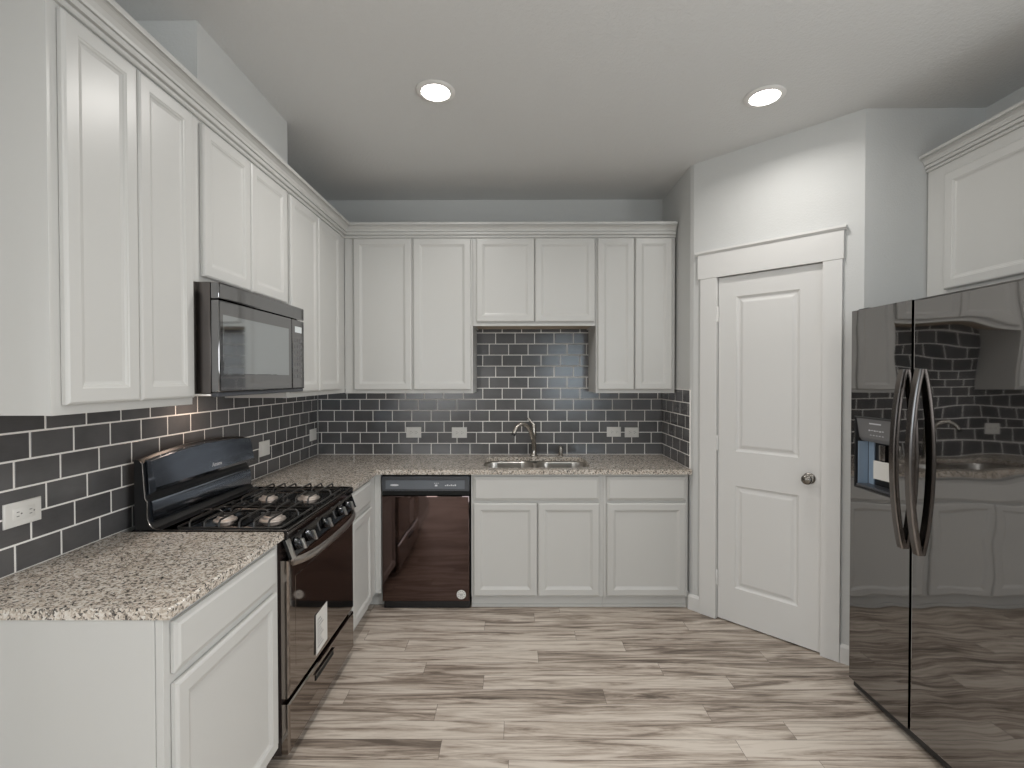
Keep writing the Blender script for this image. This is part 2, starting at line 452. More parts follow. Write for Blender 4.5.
for hz in (1.895, 1.098, 0.259):
    h = MB()
    h.lathe([(0.006, -0.045), (0.0065, -0.045), (0.0065, 0.045), (0.003, 0.05)], lambda x, y, q, hz=hz: TD(0.1745 + x, hz + q, 0.006 + y), 12)
    h.build('hinge', M_TRIM, door)

# ------------------------------------------------------------------ tile backsplash (real tiles on a grout bed)
TW, TH, GR = 0.1499, 0.0852, 0.0058
def tiles(name, T, rects, joint, label, sgn=1):
    """rects: (u0,u1,v0,v1) areas; joint(row) -> u of one joint"""
    mb = MB(); bm = mb.bm
    lay = bm.faces.layers.float.new('tone')
    for (u0, u1, v0, v1) in rects:
        mb.mi = 1
        mb.box(u0, u1, v0, v1, -0.009, -0.0010, T=T)
        mb.mi = 0
        r0 = int(math.floor((v0 - 0.914) / TH + 1e-4)); r1 = int(math.ceil((v1 - 0.914) / TH - 1e-4))
        for r in range(r0, r1):
            j = joint(r); n0 = int(math.floor((u0 - j) / TW)) - 1
            for n in range(n0, n0 + int((u1 - u0) / TW) + 4):
                a, b = j + n * TW + GR / 2, j + (n + 1) * TW - GR / 2
                c, e = 0.914 + r * TH + GR / 2, 0.914 + (r + 1) * TH - GR / 2
                a, b, c, e = max(a, u0 + .001), min(b, u1 - .001), max(c, v0 + .001), min(e, v1 - .001)
                if b - a < 0.006 or e - c < 0.006: continue
                tx, tz = random.gauss(0, .0010), random.gauss(0, .0010)
                T2 = lambda u, v, w, a=a, b=b, c=c, e=e, tx=tx, tz=tz: T(u, v, w + tx * (u - (a + b) / 2) + tz * (v - (c + e) / 2))
                k0 = len(bm.faces)
                mb.rings(T2, a, b, c, e, [(0, -0.0014), (0.0002, -0.0006), (0.0009, -0.0002), (0.002, 0.0)], cap0=False)
                tone = random.random()
                bm.faces.ensure_lookup_table()
                for f in bm.faces[k0:]: f[lay] = tone
    o = mb.build(name, [M_TILE, M_GROUT], angle=4, recalc=True)
    return tag(o, label, 'backsplash')
ZB = 0.9145
tiles('backsplash', TB(0.0), [(0.0005, XR - 0.0005, ZB, 0.914 + 6 * TH), (1.228, 2.09, 0.914 + 6 * TH, 1.900)], lambda r: 0.1251 + r * TW / 3,
      'slate grey subway tile backsplash on the back wall, rising higher behind the sink')
tiles('backsplash', TL(0.0), [(-2.497, -0.0095, ZB, 1.440)], lambda r: -0.1154 + (r - 4) * TW / 3,
      'slate grey subway tile backsplash on the left wall behind the gas range')
tiles('backsplash', TR(XR - 0.0065), [(-0.588, -0.0095, ZB, 1.428)], lambda r: -0.41 - (r - 4) * TW / 3,
      'short strip of slate grey subway tile on the side wall right of the sink')

# ------------------------------------------------------------------ cabinets
P_DOOR = [(0, 0.0022), (0, 0.013), (0.003, 0.017), (0.008, 0.0195), (0.043, 0.0195), (0.046, 0.0175), (0.050, 0.0165), (0.054, 0.013), (0.062, 0.0105)]
P_DRAWER = [(0, 0.0022), (0, 0.011), (0.004, 0.0135), (0.010, 0.0155), (0.016, 0.0195), (0.020, 0.0198)]
def front(name, T, u0, u1, v0, v1, parent, prof=P_DOOR):
    return MB().rings(T, u0, u1, v0, v1, prof).build(name, M_CAB, parent, angle=9)
UD = 0.323; ZU0, ZU1 = 1.409, 2.520
def upper(T, u0, u1, z0, depth, doors, dz0, dz1, loc, label, group='wall cabinets', frame=True, z1=ZU1, far=None):
    root = thing('wall_cabinet', loc, label, 'cabinet', group)
    b = MB()
    # carcass a little behind the face frame, underside recessed
    b.box(u0 + .0025, u1 - .0025, z0 + .012, z1, -depth + .0008, -0.018, T=T)
    b.box(u0 + .0005, u0 + .014, z0 + .001, z1, -depth + .0008, -0.018, T=T)
    b.box(u1 - .014, u1 - .0005, z0 + .001, z1, -depth + .0008, -0.018, T=T)
    b.box(u0 + .0005, u1 - .0005, z0, z1, -0.019, 0.0, 0.0008, 1, T=T)
    b.build('body', M_CAB, root)
    m = MB(); m.box(u0 + .015, u1 - .015, z0 + .009, z0 + .0118, -depth + .002, -0.0195, T=T); m.build('underside_panel', M_WOOD_RAW, root)
    for (a, c) in doors: front('door', T, a, c, dz0, dz1, root)
    return root
TLu, TBu = TL(UD), TB(-UD)
upper(TLu, -2.480, -1.9325, ZU0, UD, [(-2.452, -2.203), (-2.198, -1.944)], 1.435, 2.473, (0.16, -2.22, ZU0),
      'tall two-door off-white wall cabinet at near left, beside the microwave')
upper(TLu, -1.9315, -1.2005, 1.868, UD, [(-1.884, -1.558), (-1.552, -1.214)], 1.893, 2.473, (0.16, -1.565, 1.868),
      'short two-door off-white wall cabinet directly above the microwave')
upper(TLu, -1.1995, -0.3245, 1.401, UD, [(-1.170, -0.812), (-0.806, -0.447)], 1.427, 2.475, (0.16, -0.76, ZU0),
      'off-white wall cabinet on the left wall between microwave and corner')
upper(TBu, 0.3245, 1.2265, 1.397, UD, [(0.391, 0.798), (0.810, 1.214)], 1.421, 2.482, (0.78, -0.16, ZU0),
      'wide two-door off-white wall cabinet on the back wall above the dishwasher')
upper(TBu, 1.2275, 2.0895, 1.870, UD, [(1.252, 1.658), (1.664, 2.081)], 1.897, 2.482, (1.665, -0.16, 1.874),
      'short two-door off-white wall cabinet above the sink and its taller tile')
upper(TBu, 2.0905, 2.645, 1.397, UD, [(2.102, 2.357), (2.364, 2.622)], 1.421, 2.482, (2.37, -0.16, ZU0),
      'narrow two-door off-white wall cabinet right of the sink, next to the pantry wall')
TRu = TR(3.622)
upper(TRu, -2.235, YF - 0.0045, 1.90, XRR - 3.622, [(-1.775, -1.354), (-2.205, -1.785)], 1.932, 2.492, (3.79, -1.74, 1.90),
      'off-white wall cabinet on the right, above the black refrigerator', z1=2.56)

# crown moulding, mitred along a path
def crown(path, z, label, scale=1.0, ends=True):
    prof = [(0.0005, 0.0), (0.009, 0.0), (0.012, 0.004), (0.012, 0.011), (0.009, 0.0135), (0.005, 0.0140), (0.005, 0.0185), (0.016, 0.0190), (0.018, 0.023), (0.018, 0.0335),
            (0.0125, 0.034), (0.0125, 0.0385), (0.020, 0.039), (0.022, 0.048), (0.029, 0.059), (0.040, 0.066), (0.045, 0.0675), (0.0405, 0.0685), (0.0405, 0.0725), (0.0495, 0.073), (0.0505, 0.077), (0.0505, 0.088), (0.0005, 0.088)]
    pts = [Vector((x, y)) for x, y in path]; loops = []
    for i, p in enumerate(pts):
        da = (pts[i] - pts[i - 1]).normalized() if i > 0 else None
        db = (pts[i + 1] - pts[i]).normalized() if i < len(pts) - 1 else None
        na = Vector((da.y, -da.x)) if da else None
        nb = Vector((db.y, -db.x)) if db else None
        if na is None: n = nb
        elif nb is None: n = na
        else:
            n = (na + nb).normalized(); n = n / max(0.2, n.dot(na))
        loops.append([Vector((p.x + n.x * o * scale, p.y + n.y * o * scale, z + h * scale)) for o, h in prof])
    return tag(MB().loft(loops).build('crown_moulding', M_CAB, angle=28), label, 'moulding')
crown([(0.003, -2.4805), (UD, -2.4805), (UD, -UD), (2.645, -UD)], 2.4850, 'off-white stepped crown moulding along the left and back wall cabinets', 1.1)
crown([(3.622, YF - 0.003), (3.622, -2.236), (XRR - 0.002, -2.236)], 2.545, 'off-white crown moulding above the cabinet over the refrigerator', 0.92)

def base_cab(T, Tt, u0, u1, loc, label, drawers, doors, depth=0.588, hollow=False, dname='drawer', dz=(0.728, 0.866), oz=(0.108, 0.700), zb=0.100, toe=0.055):
    root = thing('base_cabinet', loc, label, 'cabinet', 'base cabinets')
    b = MB()
    if hollow:
        for q in ((u0, u0 + .016, zb, .883, -depth + .001, -.0205), (u1 - .016, u1, zb, .883, -depth + .001, -.0205),
                  (u0 + .0161, u1 - .0161, zb, .116, -depth + .001, -.0205), (u0 + .0161, u1 - .0161, .1161, .883, -depth + .001, -depth + .008)):
            b.box(*q, T=T)
    else: b.box(u0, u1, zb, 0.8830, -depth + 0.001, -0.0205, T=T)
    b.box(u0, u1, zb, 0.8830, -0.02, 0.0, 0.0008, 1, T=T)
    b.build('body', M_CAB, root)
    MB().box(u0, u1, 0.001, zb - .0005, -depth + .001, -toe, T=T).box(u0, u1, 0.001, 0.020, -toe + .0001, -toe + .009, 0.003, 2, T=T).build('toe_kick', M_CAB, root)
    for (a, c) in drawers: front(dname, T, a, c, dz[0], dz[1], root, P_DRAWER)
    for (a, c) in doors: front('door', T, a, c, oz[0], oz[1], root)
    return root
XF = 0.608
TLb, TBb = TL(XF), TB(-0.592)
r = base_cab(TLb, None, -2.4820, -1.8820, (0.3, -2.18, 0), 'off-white base cabinet at the near left end, its plain side facing the viewer',
             [(-2.458, -1.917)], [(-2.458, -1.917)])
e = MB(); e.box(0.012, 0.587, -2.4838, -2.4825, 0.10, 0.8830); e.build('end_panel', M_CAB, r)
r = base_cab(TLb, None, -1.1065, -0.5935, (0.3, -0.85, 0), 'narrow off-white corner base cabinet between range and dishwasher', [(-1.075, -0.715)], [(-1.075, -0.715)])
MB().box(0.6085, 0.6485, -0.5925, -0.010, 0.10, 0.8830).box(0.5375, 0.6485, -0.537, -0.01, 0.001, 0.0995).build('filler_strip', M_CAB, r)
base_cab(TBb, None, 1.2365, 2.0950, (1.67, -0.3, 0), 'wide two-door off-white base cabinet under the sink', [(1.252, 2.068)], [(1.252, 1.664), (1.670, 2.068)], dname='false_drawer', hollow=True, dz=(0.712, 0.864), oz=(0.089, 0.694), zb=0.079, toe=0.028)
base_cab(TBb, None, 2.0960, 2.6430, (2.37, -0.3, 0), 'one-door off-white base cabinet between sink cabinet and pantry wall', [(2.116, 2.628)], [(2.116, 2.628)], dz=(0.712, 0.864), oz=(0.089, 0.694), zb=0.079, toe=0.028)

# ------------------------------------------------------------------ countertops
def rounded(x0, x1, y0, y1, r, n=6):
    pts = []
    for (cx, cy, a0) in ((x1 - r, y1 - r, 0), (x0 + r, y1 - r, 90), (x0 + r, y0 + r, 180), (x1 - r, y0 + r, 270)):
        for k in range(n + 1):
            a = math.radians(a0 + 90 * k / n); pts.append((cx + r * math.cos(a), cy + r * math.sin(a)))
    return pts
CD = 0.6263; CL = 0.631
m = MB(); m.prism([(0.0005, 0.8835), (CL - .004, 0.8835), (CL, 0.8875), (CL, 0.9095), (CL - .0045, 0.9140), (0.0005, 0.9140)], -2.487, -1.8735, lambda p, q, a: Vector((p, a, q)))
tag(m.build('countertop', M_GRANITE), 'short speckled beige granite countertop at near left, before the range', 'countertop')
SX0, SX1, SY0, SY1 = 1.305, 2.028, -0.552, -0.130
m = MB()
# front edge eased with a thin strip, slab with a sink opening
outer = [(0.0005, -1.1105), (CL, -1.1105), (CL, -CD), (XR - .0008, -CD), (XR - .0008, -0.0005), (0.0005, -0.0005)]
m.poly_slab(outer, [rounded(SX0, SX1, SY0, SY1, 0.085)], 0.8835, 0.9140)
es = [e for e in m.bm.edges if all(abs(v.co.z - 0.9140) < 1e-5 for v in e.verts) and len(e.link_faces) == 2 and e.calc_face_angle(0) > 1.2
      and (all(abs(v.co.y + CD) < 1e-5 for v in e.verts) or all(abs(v.co.x - CL) < 1e-5 for v in e.verts))]
bmesh.ops.bevel(m.bm, geom=es, offset=0.004, segments=2, affect='EDGES')
tag(m.build('countertop', M_GRANITE), 'L-shaped speckled granite countertop in the back corner, with the sink cut in', 'countertop')

# ------------------------------------------------------------------ sink, faucet, soap cap
sink = thing('kitchen_sink', (1.667, -0.41, 0.88), 'double-bowl stainless steel sink set into the back countertop', 'sink')
XM = 1.667
for (a, b) in ((SX0 - .004, XM - .012), (XM + .012, SX1 + .004)):
    m = MB(); loops = []
    for (ins, z, rr) in ((0, 0.8830, .088), (0.004, 0.870, .085), (0.010, 0.760, .08), (0.022, 0.715, .07), (0.05, 0.705, .05)):
        rr = min(rr, (b - a) / 2 - ins - .005)
        loops.append([Vector((x, y, z)) for x, y in rounded(a + ins, b - ins, SY0 - .004 + ins, SY1 + .004 - ins, rr)])
    m.loft(loops, caps=False)
    m.bm.faces.new(m.bm.verts[-len(loops[0]):] if False else [v for v in list(m.bm.verts)[-len(loops[0]):]])
    bowl = m.build('bowl', M_STEEL, sink, recalc=False)
    md = bowl.modifiers.new('thickness', 'SOLIDIFY'); md.thickness = 0.0012; md.offset = -1
    cx = (a + b) / 2
    MB().lathe([(0.042, 0.7055), (0.042, 0.708), (0.036, 0.709), (0.03, 0.7065), (0.0, 0.7065)], lambda x, y, h, cx=cx: Vector((cx + x, -0.34 + y, h)), 24).build('drain', M_NICKEL, bowl)
MB().box(XM - .0118, XM + .0118, SY0 + .002, SY1 - .002, 0.845, 0.874, 0.004).build('divider', M_STEEL, sink)

fx, fy = 1.664, -0.075
fa = thing('faucet', (fx, fy, 0.914), 'brushed nickel faucet with a curved spout behind the sink', 'faucet')
MB().lathe([(0.029, 0.9145), (0.029, 0.919), (0.024, 0.925), (0.021, 0.94), (0.019, 1.0), (0.0185, 1.06), (0.020, 1.075), (0.020, 1.10), (0.0185, 1.108), (0.0185, 1.135), (0.013, 1.150), (0.0, 1.153)],
           lambda x, y, h: Vector((fx + x, fy + y, h)), 28).build('body', M_NICKEL, fa)
ctl = [Vector(p) for p in ((1.666, -0.078, 0.955), (1.665, -0.082, 0.998), (1.659, -0.092, 1.045), (1.644, -0.107, 1.094), (1.616, -0.126, 1.143), (1.574, -0.150, 1.163), (1.537, -0.170, 1.143), (1.514, -0.185, 1.097))]
sp = []
for i in range(len(ctl) - 1):       # smooth spline through the control points
    a0, a1, a2, a3 = ctl[max(i - 1, 0)], ctl[i], ctl[i + 1], ctl[min(i + 2, len(ctl) - 1)]
    for k in range(4 if i < len(ctl) - 2 else 5):
        t_ = k / 4
        sp.append(0.5 * ((2 * a1) + (a2 - a0) * t_ + (2 * a0 - 5 * a1 + 4 * a2 - a3) * t_ ** 2 + (3 * a1 - a0 - 3 * a2 + a3) * t_ ** 3))
MB().tube(sp, [0.0185 - 0.004 * k / (len(sp) - 1) for k in range(len(sp))], 14).build('spout', M_NICKEL, fa)
MB().tube([sp[-1], sp[-1] + (sp[-1] - sp[-2]).normalized() * 0.018], [0.0160, 0.0170], 14).build('aerator', M_BLACK, fa)
MB().tube([(fx, fy, 1.148), (fx - 0.012, fy - 0.004, 1.165), (fx - 0.035, fy - 0.012, 1.195), (fx - 0.042, fy - 0.014, 1.203)], [0.014, 0.012, 0.010, 0.007], 10).build('lever', M_NICKEL, fa)
m = MB(); m.lathe([(0.019, 0.9145), (0.019, 0.920), (0.016, 0.924), (0.016, 0.968), (0.015, 0.983), (0.011, 0.987), (0, 0.987)], lambda x, y, h: Vector((1.868 + x, -0.075 + y, h)), 24)
tag(m.build('air_gap_cap', M_NICKEL), 'short brushed nickel air gap cap on the counter right of the faucet', 'cap')

# ------------------------------------------------------------------ outlets
def outlet(T, u, v, w, h, label, kind='duplex'):
    c = T(u, v, 0.0012)
    root = thing('wall_outlet', c, label, 'outlet', 'outlets on the tile')
    MB().rings(T, u - w / 2, u + w / 2, v - h / 2, v + h / 2, [(0, 0.0008), (0, 0.004), (0.002, 0.0062), (0.004, 0.0068)]).build('cover_plate', M_PLATE, root)
    fw = w * 0.29
    if kind == 'switch':
        MB().rings(T, u - w * .29, u + w * .29, v - h * .24, v + h * .24, [(0, 0.0069), (0, 0.0078), (0.003, 0.0092)]).build('rocker', M_PLATE, root)
        return
    if kind == 'block':
        MB().rings(T, u - w * .29, u + w * .29, v - h * .235, v + h * .235, [(0, 0.0069), (0, 0.0082), (0.001, 0.0088)]).build('receptacle', M_PLATE, root)
    for sx in (-1, 1):
        cu = u + sx * w * 0.17
        hw = w * .125; hh = h * .2
        if kind != 'block':
            MB().rings(T, cu - hw, cu + hw, v - hh, v + hh, [(0, 0.0069), (0, 0.0080), (0.001, 0.0086)]).build('receptacle', M_PLATE, root)
        z_ = 0.0089
        sl = MB()
        for dv in (-1, 1): sl.box(cu - 0.004, cu + 0.004, v + dv * h * .085 - .0012, v + dv * h * .085 + .0012, z_ - .0003, z_ + .0004, T=T)
        sl.lathe([(0.0025, z_ - .0003), (0.0025, z_ + .0004)], lambda x, y, q, cu=cu: T(cu + 0.0105 + x, v + y, q), 10)
        sl.build('slots', M_SLOT, root)
TLo, TBo = TL(0.0), TB(0.0)
outlet(TLo, -2.243, 1.093, 0.114, 0.074, 'white outlet on the left tile wall at the near edge, left of the range', 'block')
outlet(TLo, -0.808, 1.080, 0.118, 0.090, 'larger white wall plate on the left tile wall, just beyond the range', 'switch')
outlet(TLo, -0.102, 1.079, 0.115, 0.086, 'white wall plate on the left tile wall, tight in the back corner', 'switch')
outlet(TBo, 0.740, 1.085, 0.116, 0.082, 'white outlet on the back tile wall above the left of the dishwasher')
outlet(TBo, 1.093, 1.083, 0.116, 0.082, 'white outlet on the back tile wall above the dishwasher\'s right edge, left of the faucet')
outlet(TBo, 2.285, 1.088, 0.108, 0.076, 'left of the two close white outlets right of the sink')
outlet(TBo, 2.423, 1.084, 0.108, 0.076, 'right of the two close white outlets, nearest the pantry wall')

# ------------------------------------------------------------------ ceiling lights
def recessed(x, y, label, power):
    root = thing('recessed_light', (x, y, CEIL), label, 'ceiling light', 'recessed ceiling lights')
    MB().lathe([(0.093, -0.0008), (0.093, -0.004), (0.088, -0.008), (0.074, -0.010), (0.068, -0.009), (0.066, -0.004)], lambda a, b, h: Vector((x + a, y + b, CEIL + h)), 48).build('trim_ring', M_TRIMRING, root)
    MB().lathe([(0.0655, -0.0045), (0.0655, -0.0105), (0.050, -0.0125), (0, -0.0135)], lambda a, b, h: Vector((x + a, y + b, CEIL + h)), 48).build('lens', M_LAMP, root)
    l = area('downlight', (x, y, CEIL - 0.02), (x, y, 0), 0.13, 0.13, power, (1.0, 0.97, 0.93), 'DISK', 2.75)
    return root
recessed(1.143, -1.40, 'round lit recessed ceiling light, left of the two, nearer the range', 7.5)
recessed(2.735, -1.35, 'round lit recessed ceiling light, right of the two, in front of the pantry door', 4.2)
for (x, y) in ((1.2, -3.6), (2.75, -3.6), (0.4, -6.2), (2.4, -6.2)):   # unseen downlights added out of view for extra light, without fixtures
    area('downlight', (x, y, CEIL - 0.02), (x, y, 0), 0.13, 0.13, 8, (1.0, 0.975, 0.94), 'DISK', 2.6)

# ------------------------------------------------------------------ dishwasher
dx0, dx1 = 0.6530, 1.2300
dw = thing('dishwasher', (0.946, -0.3, 0), 'black built-in dishwasher under the back countertop, left of the sink cabinet', 'dishwasher')
MB().box(dx0 + .002, dx1 - .002, -0.575, -0.02, 0.10, 0.875).box(dx0 + .02, dx0 + .05, -0.5, -0.46, 0.001, 0.10).box(dx1 - .05, dx1 - .02, -0.5, -0.46, 0.001, 0.10).build('tub', M_BLACK, dw)
TBd = TB(-0.578)
MB().rings(TBd, dx0 + .004, dx1 - .004, 0.052, 0.742, [(0, 0), (0, 0.022), (0.003, 0.0265), (0.008, 0.028)]).build('door', M_DWDOOR, dw)
cp = MB().box(dx0 + .004, dx1 - .004, 0.772, 0.868, 0, 0.030, 0.004, T=TBd).build('control_panel', M_DGREY, dw)
MB().box(dx0 + .03, dx1 - .035, 0.786, 0.843, 0.0295, 0.0312, 0.0005, T=TBd).build('inset_strip', plain('slate_film', (0.13, 0.145, 0.165), 0.35), cp)
mk = MB()
mk.lathe([(0.028, 0.0313), (0.028, 0.0318)], lambda x, y, h: TBd(dx0 + .088 + x, 0.812 + y * .22, h), 24)
mk.build('badge', M_MARK, cp); mk = MB()
for i in range(3): mk.box(dx0 + .345 + i * .011, dx0 + .352 + i * .011, 0.822, 0.826, 0.0312, 0.0318, T=TBd)
mk.box(dx0 + .350, dx0 + .366, 0.804, 0.815, 0.0312, 0.0318, T=TBd)
mk.build('indicator_print', M_MARK, cp); mk = MB()
for i in range(6): mk.box(dx0 + .415 + i * .0125, dx0 + .424 + i * .0125, 0.806, 0.812 + .004 * (i % 2), 0.0312, 0.0318, T=TBd)
mk.build('button_print', M_MARK, cp)
MB().box(dx0 + .004, dx1 - .004, 0.7425, 0.7715, 0, 0.012, T=TBd).build('handle_pocket', M_GAP, dw)
MB().box(dx0 + .012, dx1 + .008 - .012, 0.004, 0.050, -0.022, 0.012, 0.003, T=TBd).build('toe_panel', M_BLACK, dw)
TS = lambda x, y, h: TBd(1.172 + x, 0.098 + y, h)
st = MB().lathe([(0.030, 0.0283), (0.030, 0.0287)], TS, 28).build('round_sticker', M_PAPER, dw)
s_ = MB()
for i in range(10):
    a = i * PI / 5
    s_.box(0.021 * math.cos(a) - .003, 0.021 * math.cos(a) + .003, 0.021 * math.sin(a) - .002, 0.021 * math.sin(a) + .002, 0.0288, 0.0292, T=TS)
s_.box(-.012, .012, .001, .005, 0.0288, 0.0292, T=TS).box(-.008, .010, -.010, -.006, 0.0288, 0.0292, T=TS)
s_.build('sticker_print', M_INK, st)

# ------------------------------------------------------------------ gas range
ry0, ry1 = -1.8695, -1.1155; ryc = (ry0 + ry1) / 2
rg = thing('gas_range', (0.33, ryc, 0), 'black freestanding gas range between the two left countertops', 'range')
MB().box(0.035, 0.612, ry0, ry1, 0.04, 0.880).box(0.08, 0.12, ry0 + .04, ry0 + .08, 0.001, 0.04).box(0.52, 0.56, ry0 + .04, ry0 + .08, 0.001, 0.04).box(0.52, 0.56, ry1 - .08, ry1 - .04, 0.001, 0.04).build('body', plain('dark_brown_enamel', (0.03, 0.022, 0.02), 0.25), rg)
# cooktop with raised rim
m = MB()
m.rings(lambda u, v, w: Vector((u, v, w)), 0.036, 0.641, ry0 - .0015, ry1 + .0015,
        [(0.004, 0.8805), (0.0, 0.8845), (0.0, 0.912), (0.005, 0.9185), (0.012, 0.9185), (0.020, 0.911), (0.030, 0.909)])
ct = m.build('cooktop', M_ENAMEL, rg, angle=40)
# rim trim line at the front
MB().box(0.6415, 0.6435, ry0, ry1, 0.900, 0.910, 0.0008, 1).build('front_trim', M_HANDLE, rg)
# burners
for (bx, by, br) in ((0.300, -1.700, .030), (0.495, -1.690, .036), (0.300, -1.345, .028), (0.495, -1.335, .036)):
    Tb = lambda x, y, h, bx=bx, by=by: Vector((bx + x, by + y, h))
    q = MB().lathe([(br + .016, 0.9092), (br + .014, 0.914), (br + .004, 0.917), (br, 0.926), (br - .006, 0.929)], Tb, 28).build('burner', M_ALU, rg)
    MB().lathe([(br - .010, 0.9292), (br - .006, 0.932), (br - .008, 0.936), (br - .016, 0.938), (0, 0.938)], Tb, 28).build('burner_cap', M_IRON, q)
# grates: one over each pair of burners
def grate(y0, y1):
    m = MB(); zt = 0.948; zb = 0.913; x0, x1 = 0.188, 0.602; r_ = 0.0042
    fr_ = [(x, y, zb + .006) for x, y in rounded(x0, x1, y0, y1, 0.02, 4)]
    m.tube(fr_ + [fr_[0]], r_, 8)
    ym = (y0 + y1) / 2
    def hoop(p, q):          # bar that rises from the frame, runs flat and drops again
        p, q = Vector(p), Vector(q); d_ = (q - p).normalized(); u_ = Vector((0, 0, 1))
        m.tube([p + u_ * (zb + .004), p + d_ * .003 + u_ * (zt - .008), p + d_ * .012 + u_ * zt, q - d_ * .012 + u_ * zt, q - d_ * .003 + u_ * (zt - .008), q + u_ * (zb + .004)], r_, 8)
    for cx in (0.300, 0.495):
        for o_ in (-0.058, 0.058): hoop((cx + o_, y0, 0), (cx + o_, y1, 0))
        hoop((cx, y0, 0), (cx, ym - .022, 0)); hoop((cx, ym + .022, 0), (cx, y1, 0))
    hoop((x0, ym, 0), (0.300 - .022, ym, 0)); hoop((0.300 + .022, ym, 0), (0.495 - .022, ym, 0)); hoop((0.495 + .022, ym, 0), (x1, ym, 0))
    for px in (x0 + .014, x1 - .014):
        for py in (y0, y1): m.tube([(px, py, zb + .004), (px, py, 0.9095)], [r_, r_], 8)
    m.build('grate', M_IRON, rg)
grate(-1.838, -1.528)
grate(-1.478, -1.168)
# backguard: arched housing
def arch(y): return 0.026 * (1 - ((y - ryc) / 0.375) ** 2)
def lofty(m, prof, y0, y1, n=28, zlim=1.10):
    loops = []
    for k in range(n + 1):
        y = y0 + (y1 - y0) * k / n
        loops.append([Vector((x, y, z + (arch(y) if z > zlim else 0))) for x, z in prof])
    m.loft(loops)
m = MB()
lofty(m, [(0.048, 0.9190), (0.048, 1.184), (0.053, 1.190), (0.066, 1.190), (0.080, 1.178), (0.088, 1.040), (0.098, 1.028), (0.098, 0.965), (0.106, 0.938), (0.120, 0.922), (0.150, 0.9190)], ry0 + .004, -1.146)
bgd = m.build('backguard', M_BLACK, rg, angle=30)
m = MB()
lofty(m, [(0.0815, 1.1845), (0.104, 1.1845), (0.1075, 1.181), (0.127, 1.082), (0.124, 1.070), (0.112, 1.062), (0.0885, 1.050)], ry0 + .014, -1.152)
bp = m.build('console_panel', M_BACKGUARD, bgd, angle=12)
m = MB(); lofty(m, [(0.0985, 1.026), (0.104, 1.026), (0.108, 1.02), (0.114, 0.952), (0.112, 0.946), (0.1035, 0.946)], ry0 + .018, -1.156)
m.build('lower_panel', M_BACKGUARD, bgd, angle=30)
MB().tube([(0.068, ry0 + .003, 1.189), (0.082, ry0 + .003, 1.176), (0.090, ry0 + .003, 1.040), (0.099, ry0 + .003, 1.028), (0.099, ry0 + .003, 0.965), (0.107, ry0 + .003, 0.940), (0.121, ry0 + .003, 0.925), (0.150, ry0 + .003, 0.9215)], 0.0028, 8).build('side_trim', M_HANDLE, bgd)
MB().tube([(0.150, ry0 + .001, 0.9195), (0.630, ry0 + .001, 0.9195), (0.638, ry0 + .003, 0.9185), (0.640, ry0 + .012, 0.9175), (0.640, ry1 - .01, 0.9175)], 0.0024, 8).build('rim_trim', M_HANDLE, rg)
ang = math.atan2(0.018, 0.096)
def TBG(x, y, z):  # text lies on the sloping console panel; reads left to right along +y
    zz = 1.105 + y * math.cos(ang); xx = 0.1235 - y * math.sin(ang) + z
    return Vector((xx + 0.0012, -1.470 + x, zz))
text_part('logo_text', 'Amana', 0.026, TBG, M_MARK, bp)
# sloped knob panel
Tc = lambda u, v, w: Vector((0.6135 + (0.8985 - v) * 0.36 + w, u, v))
MB().box(ry0, ry1, 0.808, 0.8795, 0.0, 0.014, 0.003, T=Tc).build('control_panel', M_ENAMEL, rg)
MB().box(ry0 - .0015, ry0 + .0285, 0.806, 0.8800, 0.0145, 0.0175, 0.001, T=Tc).build('end_cap', M_STEEL, rg)
for (y, zz) in ((-1.800, .846), (-1.695, .846), (-1.520, .846), (-1.330, .846), (-1.225, .846)):
    Tk2 = lambda x, q, h, y=y, zz=zz: Tc(y + x, zz + q, 0.0142 + h)
    kb = MB().lathe([(0.0245, 0), (0.0245, 0.004), (0.021, 0.007), (0.0195, 0.019), (0.018, 0.0215), (0, 0.0215)], Tk2, 24).build('knob', M_ENAMEL, rg)
    MB().box(-.0055, .0055, -.0195, .0195, 0.0217, 0.034, 0.002, T=Tk2).build('grip', M_STEEL, kb)  # steel tone stands in for bright highlights on the black knobs
# oven door
TLr = TL(0.6135)
od = MB().rings(TLr, ry0 + .001, ry1 - .001, 0.262, 0.800, [(0, 0), (0, 0.024), (0.006, 0.029), (0.012, 0.030)]).build('oven_door', M_OVEN, rg)
MB().rings(TLr, ry0 + .0605, ry1 - .0605, 0.36, 0.72, [(0, 0.0302), (0.001, 0.0308)]).build('oven_window', M_OVEN, od)
hp = []
for k_ in range(21):
    t_ = -1 + 2 * k_ / 20
    hp.append((0.650 + 0.040 * (1 - t_ ** 4) ** 0.8, ryc + t_ * 0.352, 0.788 - 0.012 * (1 - t_ * t_)))
MB().tube(hp, 0.0165, 14, 0.55, side=(0, 0, 1)).build('handle', plain('oven_handle_steel', (0.42, 0.385, 0.36), 0.3, 1.0), od)
tg = MB().box(-1.625, -1.490, 0.290, 0.468, 0.0305, 0.0315, T=lambda u, v, w: TLr(u, v, w + (u + 1.490) * -0.03)).build('paper_tag', M_PAPER, od)
tg['label'] = 'white printed paper tag'
s_ = MB()
for i in range(9): s_.box(-1.610, -1.54 - 0.03 * ((i * 7) % 3) / 2, 0.315 + i * .015, 0.319 + i * .015, 0.0316, 0.0319, T=lambda u, v, w: TLr(u, v, w + (u + 1.490) * -0.03))
s_.build('tag_print', M_INK, tg)
